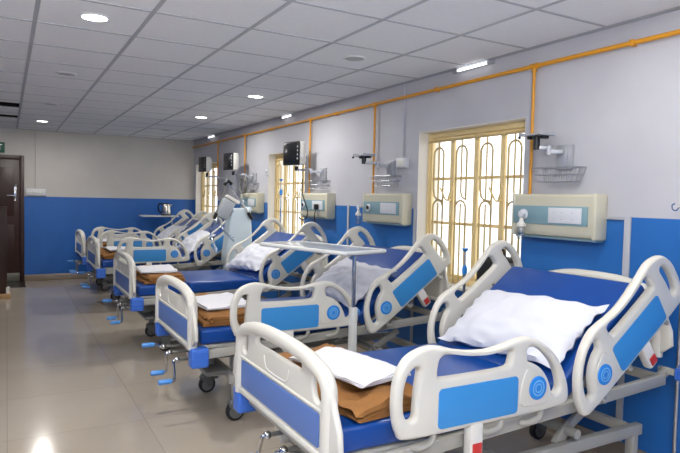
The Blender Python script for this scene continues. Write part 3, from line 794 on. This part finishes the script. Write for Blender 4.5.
monitor(XW-.31, 9.58, 1.895, .27, .24, math.radians(8), 'farthest patient monitor, beside the last window')

# coiled tube in the basket by the ventilator
mb = MB(); ring = []
for q in range(72):
    a = 2*PI*q/24; rr = .115+.012*math.sin(q*.9); ring.append((XW-.142-.014*(q/24), 8.08+rr*math.cos(a), 1.66+rr*.95*math.sin(a)))
mb.tube(ring, .007, 'frame_dk', 6); tag(mb.build('coiled_hose'), 'grey coiled hose hanging on the wall above the ventilator', 'hose')

# small surface boxes, trunking
mb = MB(); mb.box((XW-.03, 7.49, 1.80), (XW, 7.57, 1.88), 'socket', .005); mb.box((XW-.034, 7.51, 1.82), (XW-.029, 7.55, 1.86), 'plate', .002); tag(mb.build('wall_switch'), 'small white switch on the wall left of the middle window', 'switch')
mb = MB(); mb.box((XW-.012, 2.125, .12), (XW, 2.165, 1.432), 'trunk', .002); mb.box((XW-.012, 2.165, 1.41), (XW, 2.29, 1.432), 'trunk', .002); tag(mb.build('cable_trunking'), 'white cable trunking beside the nearest gas panel', 'trunking', 'white cable trunkings on the blue wall')
mb = MB(); mb.box((XW-.012, 4.165, .12), (XW, 4.195, 1.43), 'trunk', .002); tag(mb.build('cable_trunking'), 'thin white cable trunking between the second gas panel and the nearest window', 'trunking', 'white cable trunkings on the blue wall')
mb = MB(); mb.box((XW-.012, 5.32, .12), (XW, 5.35, 1.44), 'trunk', .002); tag(mb.build('cable_trunking'), 'thin white cable trunking just right of the third gas panel', 'trunking', 'white cable trunkings on the blue wall')
mb = MB(); mb.tube([(XW-.008, 4.38, 1.876), (XW-.008, 4.38, 2.53)], .007, 'wall', 8); tag(mb.build('conduit'), 'thin white conduit above the junction box on the window wall', 'conduit')

# switchboard on the far wall with conduit
t = empty('switchboard', (.43, D, 1.50)); tag(t, 'white switchboard on the far wall beside the door', 'switchboard')
mb = MB(); mb.box((-.15, -.05, -.055), (.15, 0, .055), 'socket', .008); mb.build('switch_box', t)
for q in range(6):
    mb = MB(); mb.box((-.125+q*.043, -.057, -.02), (-.095+q*.043, -.049, .02), 'plastic2', .002); mb.build('switch', t)
mb = MB(); mb.tube([(.43, D-.012, 1.555), (.43, D-.012, 2.54)], .010, 'farwall', 8); tag(mb.build('conduit'), 'wall-coloured conduit rising from the switchboard on the far wall', 'conduit')

# exit sign
t = empty('exit_sign', (-.22, D, 2.22)); tag(t, 'green exit sign above the door on the far wall', 'sign')
mb = MB(); mb.box((-.20, -.025, -.085), (.20, 0, .085), 'exitgreen', .006); mb.build('sign_board', t)
fc = bpy.data.curves.new('txt', 'FONT'); fc.body = 'EXIT'; fc.size = .13; fc.align_x = 'CENTER'; fc.align_y = 'CENTER'; fc.extrude = .001
to = bpy.data.objects.new('txt', fc); col.objects.link(to); dg = bpy.context.evaluated_depsgraph_get(); dg.update()
me = bpy.data.meshes.new_from_object(to.evaluated_get(dg)); bpy.data.objects.remove(to); me.materials.clear(); me.materials.append(M['exitwhite'])
me.transform(Matrix.Translation((.03, -.027, 0)) @ Matrix.Rotation(PI/2, 4, 'X'))
lt = bpy.data.objects.new('lettering', me); col.objects.link(lt); lt.parent = t

# ventilator between third and fourth bed
t = empty('ventilator', (2.56, 7.16, 0), math.radians(0)); tag(t, 'pale ventilator on a trolley between the third and fourth beds', 'ventilator')
mb = MB(); mb.prof(smooth([(-.15,.62),(-.145,.98),(-.11,1.30),(-.08,1.345),(.13,1.35),(.16,1.31),(.16,.62)],4), [], .20, .03, 'vent', Matrix.Translation((0,.06,0)) @ MXZ); bm_fix(mb); mb.build('housing', t)
mb = MB(); mb.box((-.16, -.14, .16), (.16, .14, .62), 'vgrey', .02); mb.bar((-.28, -.2, .10), (.28, -.2, .10), .05, .04, 'vgrey'); mb.bar((-.28, .2, .10), (.28, .2, .10), .05, .04, 'vgrey'); mb.box((-.05,-.22,.09),(.05,.22,.17),'vgrey',.01); mb.build('trolley', t)
for dx in (-.26, .26):
    for dy in (-.2, .2):
        mb = MB(); mb.lathe([(.01,-.014),(.036,-.014),(.042,-.008),(.042,.008),(.036,.014),(.01,.014)], 'tyre', Matrix.Translation((dx, dy, .042)) @ Matrix.Rotation(PI/2,4,'X'), 16); mb.tube([(dx,dy,.09),(dx,dy,.042)], .008, 'frame_dk', 8); mb.build('caster', t)
Ts = Matrix.Translation((-.20, -.06, 1.34)) @ Matrix.Rotation(math.radians(28), 4, 'Y')
mb = MB(); mb.merge(_cube((-.08, -.06, -.12), (.08, .06, .12), .015), 'vgrey', Ts, False); mb.merge(_cube((-.065, -.066, -.10), (.065, -.058, .10), .003), 'plate', Ts, False); mb.merge(_cube((-.07, -.06, .13), (.12, .04, .17), .01), 'plastic2', Ts, False); mb.build('control_screen', t)
mb = MB(); J = (-.18, -.1, 1.68)
mb.tube([(.14, -.08, 1.25), J], .011, 'chrome', 8); mb.tube([J, (-.34, -.12, 1.25)], .009, 'frame_dk', 8)
mb.tube([(-.22, -.1, 1.64), (-.18, -.1, 1.69), (-.13, -.1, 1.65)], .024, 'black', 10); mb.tube([(.10, -.08, 1.30), (.155, -.08, 1.22)], .024, 'black', 10); mb.tube([(-.325, -.12, 1.29), (-.35, -.12, 1.22)], .022, 'black', 10)
mb.build('support_arm', t)
mb = MB()
for s in (0, .05): mb.tube(smooth([(-.12, -.18, .95+s), (-.24, -.26, 1.05), (-.36, -.2, 1.2), (-.40, -.15, 1.05), (-.34, -.2, .85-s)],6,False), .014, 'clear', 8)
mb.build('breathing_hose', t)

# bag on the window side of the nearest bed
t = empty('black_bag', (3.06, 2.98, .84)); tag(t, 'black bag with grey side on the window sill behind the nearest bed', 'bag')
t.location = (3.10, 3.16, WZ0+.02)
mb = MB(); b = bmesh.new(); bmesh.ops.create_uvsphere(b, u_segments=24, v_segments=16, radius=1)
for v in b.verts:
    c = v.co; g = lambda q: math.copysign(abs(q)**.45, q)
    v.co = Vector((g(c.x)*.085, g(c.y)*.15, .145+g(c.z)*.145)); v.co += Vector((1,1,0))*.010*noise.noise(v.co*14)
mb.merge(b, 'bag'); mb.build('bag_body', t)
mb = MB(); mb.box((-.06, -.165, .03), (.06, -.14, .25), 'baggrey', .012); mb.build('side_pocket', t)
mb = MB(); mb.tube(smooth([(0,-.07,.27),(0,-.06,.33),(0,0,.355),(0,.06,.33),(0,.07,.27)],5,False), .010, 'bag', 8); mb.build('handle', t)
# ------------------------------------------------------------------ left edge object
t2 = empty('upright_panel', (-.04, 9.55, 0)); tag(t2, 'dark brown upright panel on a pale wooden foot at the left edge', 'panel')
mb = MB(); mb.box((-.30, -.03, .06), (.045, .03, 1.29), 'door', .006); mb.build('board', t2)
mb = MB(); mb.box((-.32, -.12, 0), (.09, .12, .06), 'wood', .006); mb.box((.03,-.05,.06),(.075,.05,.15),'plastic2',.005); mb.build('foot', t2)

# ------------------------------------------------------------------ ceiling lamps
lights = []
LG = [(.46, 3.83, 1), (.46, 5.76, 0), (.46, 7.82, 0), (.46, 9.74, 1), (2.25, 3.83, 0), (2.25, 5.83, 1), (2.25, 7.79, 1), (2.25, 9.74, 0),
      (.46, 1.85, 1), (2.25, 1.85, 1), (.46, -.2, 1), (2.25, -.2, 1), (-1.3, .8, 1), (-1.3, 3.83, 1)]  # this row: unseen downlights added to brighten the near end and left side
for i, (x, y, on) in enumerate(LG):
    vis = i < 8
    t = empty('ceiling_downlight', (x, y, ZC))
    names = {0: 'lit round downlight nearest the camera at the upper left', 3: 'lit round downlight closest to the far wall, above the switchboard', 5: 'lit round downlight over the second and third beds, rightmost of the lit ones', 6: 'lit round downlight over the fourth bed',
             1: 'unlit round downlight behind the nearest lit one', 2: 'unlit round downlight just before the missing ceiling tiles', 4: 'unlit round downlight near the top centre of the ceiling', 7: 'unlit round downlight deepest above the beds'}
    tag(t, names.get(i, 'added lit downlight out of view, brightening the near end of the room'), 'downlight', 'round ceiling downlights')
    mb = MB(); mb.lathe([(.072,-.001),(.085,-.001),(.085,-.005),(.076,-.010),(.072,-.008),(.072,-.001)], 'socket', None, 28, False); mb.build('trim_ring', t)
    mb = MB(); mb.lathe([(.0,-.004),(.071,-.004),(.071,-.007),(.0,-.008)], 'lamp' if on else 'lampoff', None, 28); mb.build('diffuser', t)
    if on:
        l = bpy.data.lights.new('downlight_lamp', 'AREA'); l.shape = 'DISK'; l.size = .15; l.energy = 22 if vis else 13; l.color = (1, .97, .92)
        lo = bpy.data.objects.new('downlight_lamp', l); col.objects.link(lo); lo.location = (0, 0, -.014); lo.parent = t
for y0, y1, lab in ((3.31, 3.64, 'short lit tube light at the ceiling edge above the nearest window'), (6.74, 7.02, 'short lit tube light at the ceiling edge above the middle window'), (9.85, 10.2, 'short lit tube light at the ceiling edge above the farthest window')):
    t = empty('tube_light', (XW-.03, (y0+y1)/2, 2.520)); tag(t, lab, 'tube light', 'tube lights at the ceiling edge'); h = (y1-y0)/2
    mb = MB(); mb.tube([(0, -h, 0), (0, h, 0)], .010, 'tube', 10); mb.build('tube', t)
    mb = MB(); mb.box((.010, -h-.04, -.010), (.03, h+.08, .0205), 'plate', .003)
    for s in (-1, 1): mb.box((-.011, s*(h+.012)-.012, -.011), (.028, s*(h+.012)+.012, .016), 'plate', .002)
    mb.build('batten', t)

# photographer's flash, bounced off the ceiling
fl = bpy.data.lights.new('bounce_flash', 'AREA'); fl.shape = 'DISK'; fl.size = .4; fl.energy = 260; fl.color = (1, .985, .965); fl.spread = math.radians(125)
fo = bpy.data.objects.new('bounce_flash', fl); col.objects.link(fo); fo.location = (-.7, -1.5, 1.5)
fo.rotation_euler = (Vector((.16, .50, .90))).to_track_quat('-Z', 'Y').to_euler()

# ------------------------------------------------------------------ daylight
w = bpy.data.worlds.new('sky'); sc.world = w; w.use_nodes = True
w.node_tree.nodes['Background'].inputs[0].default_value = (.93, .96, 1, 1); w.node_tree.nodes['Background'].inputs[1].default_value = 2.4
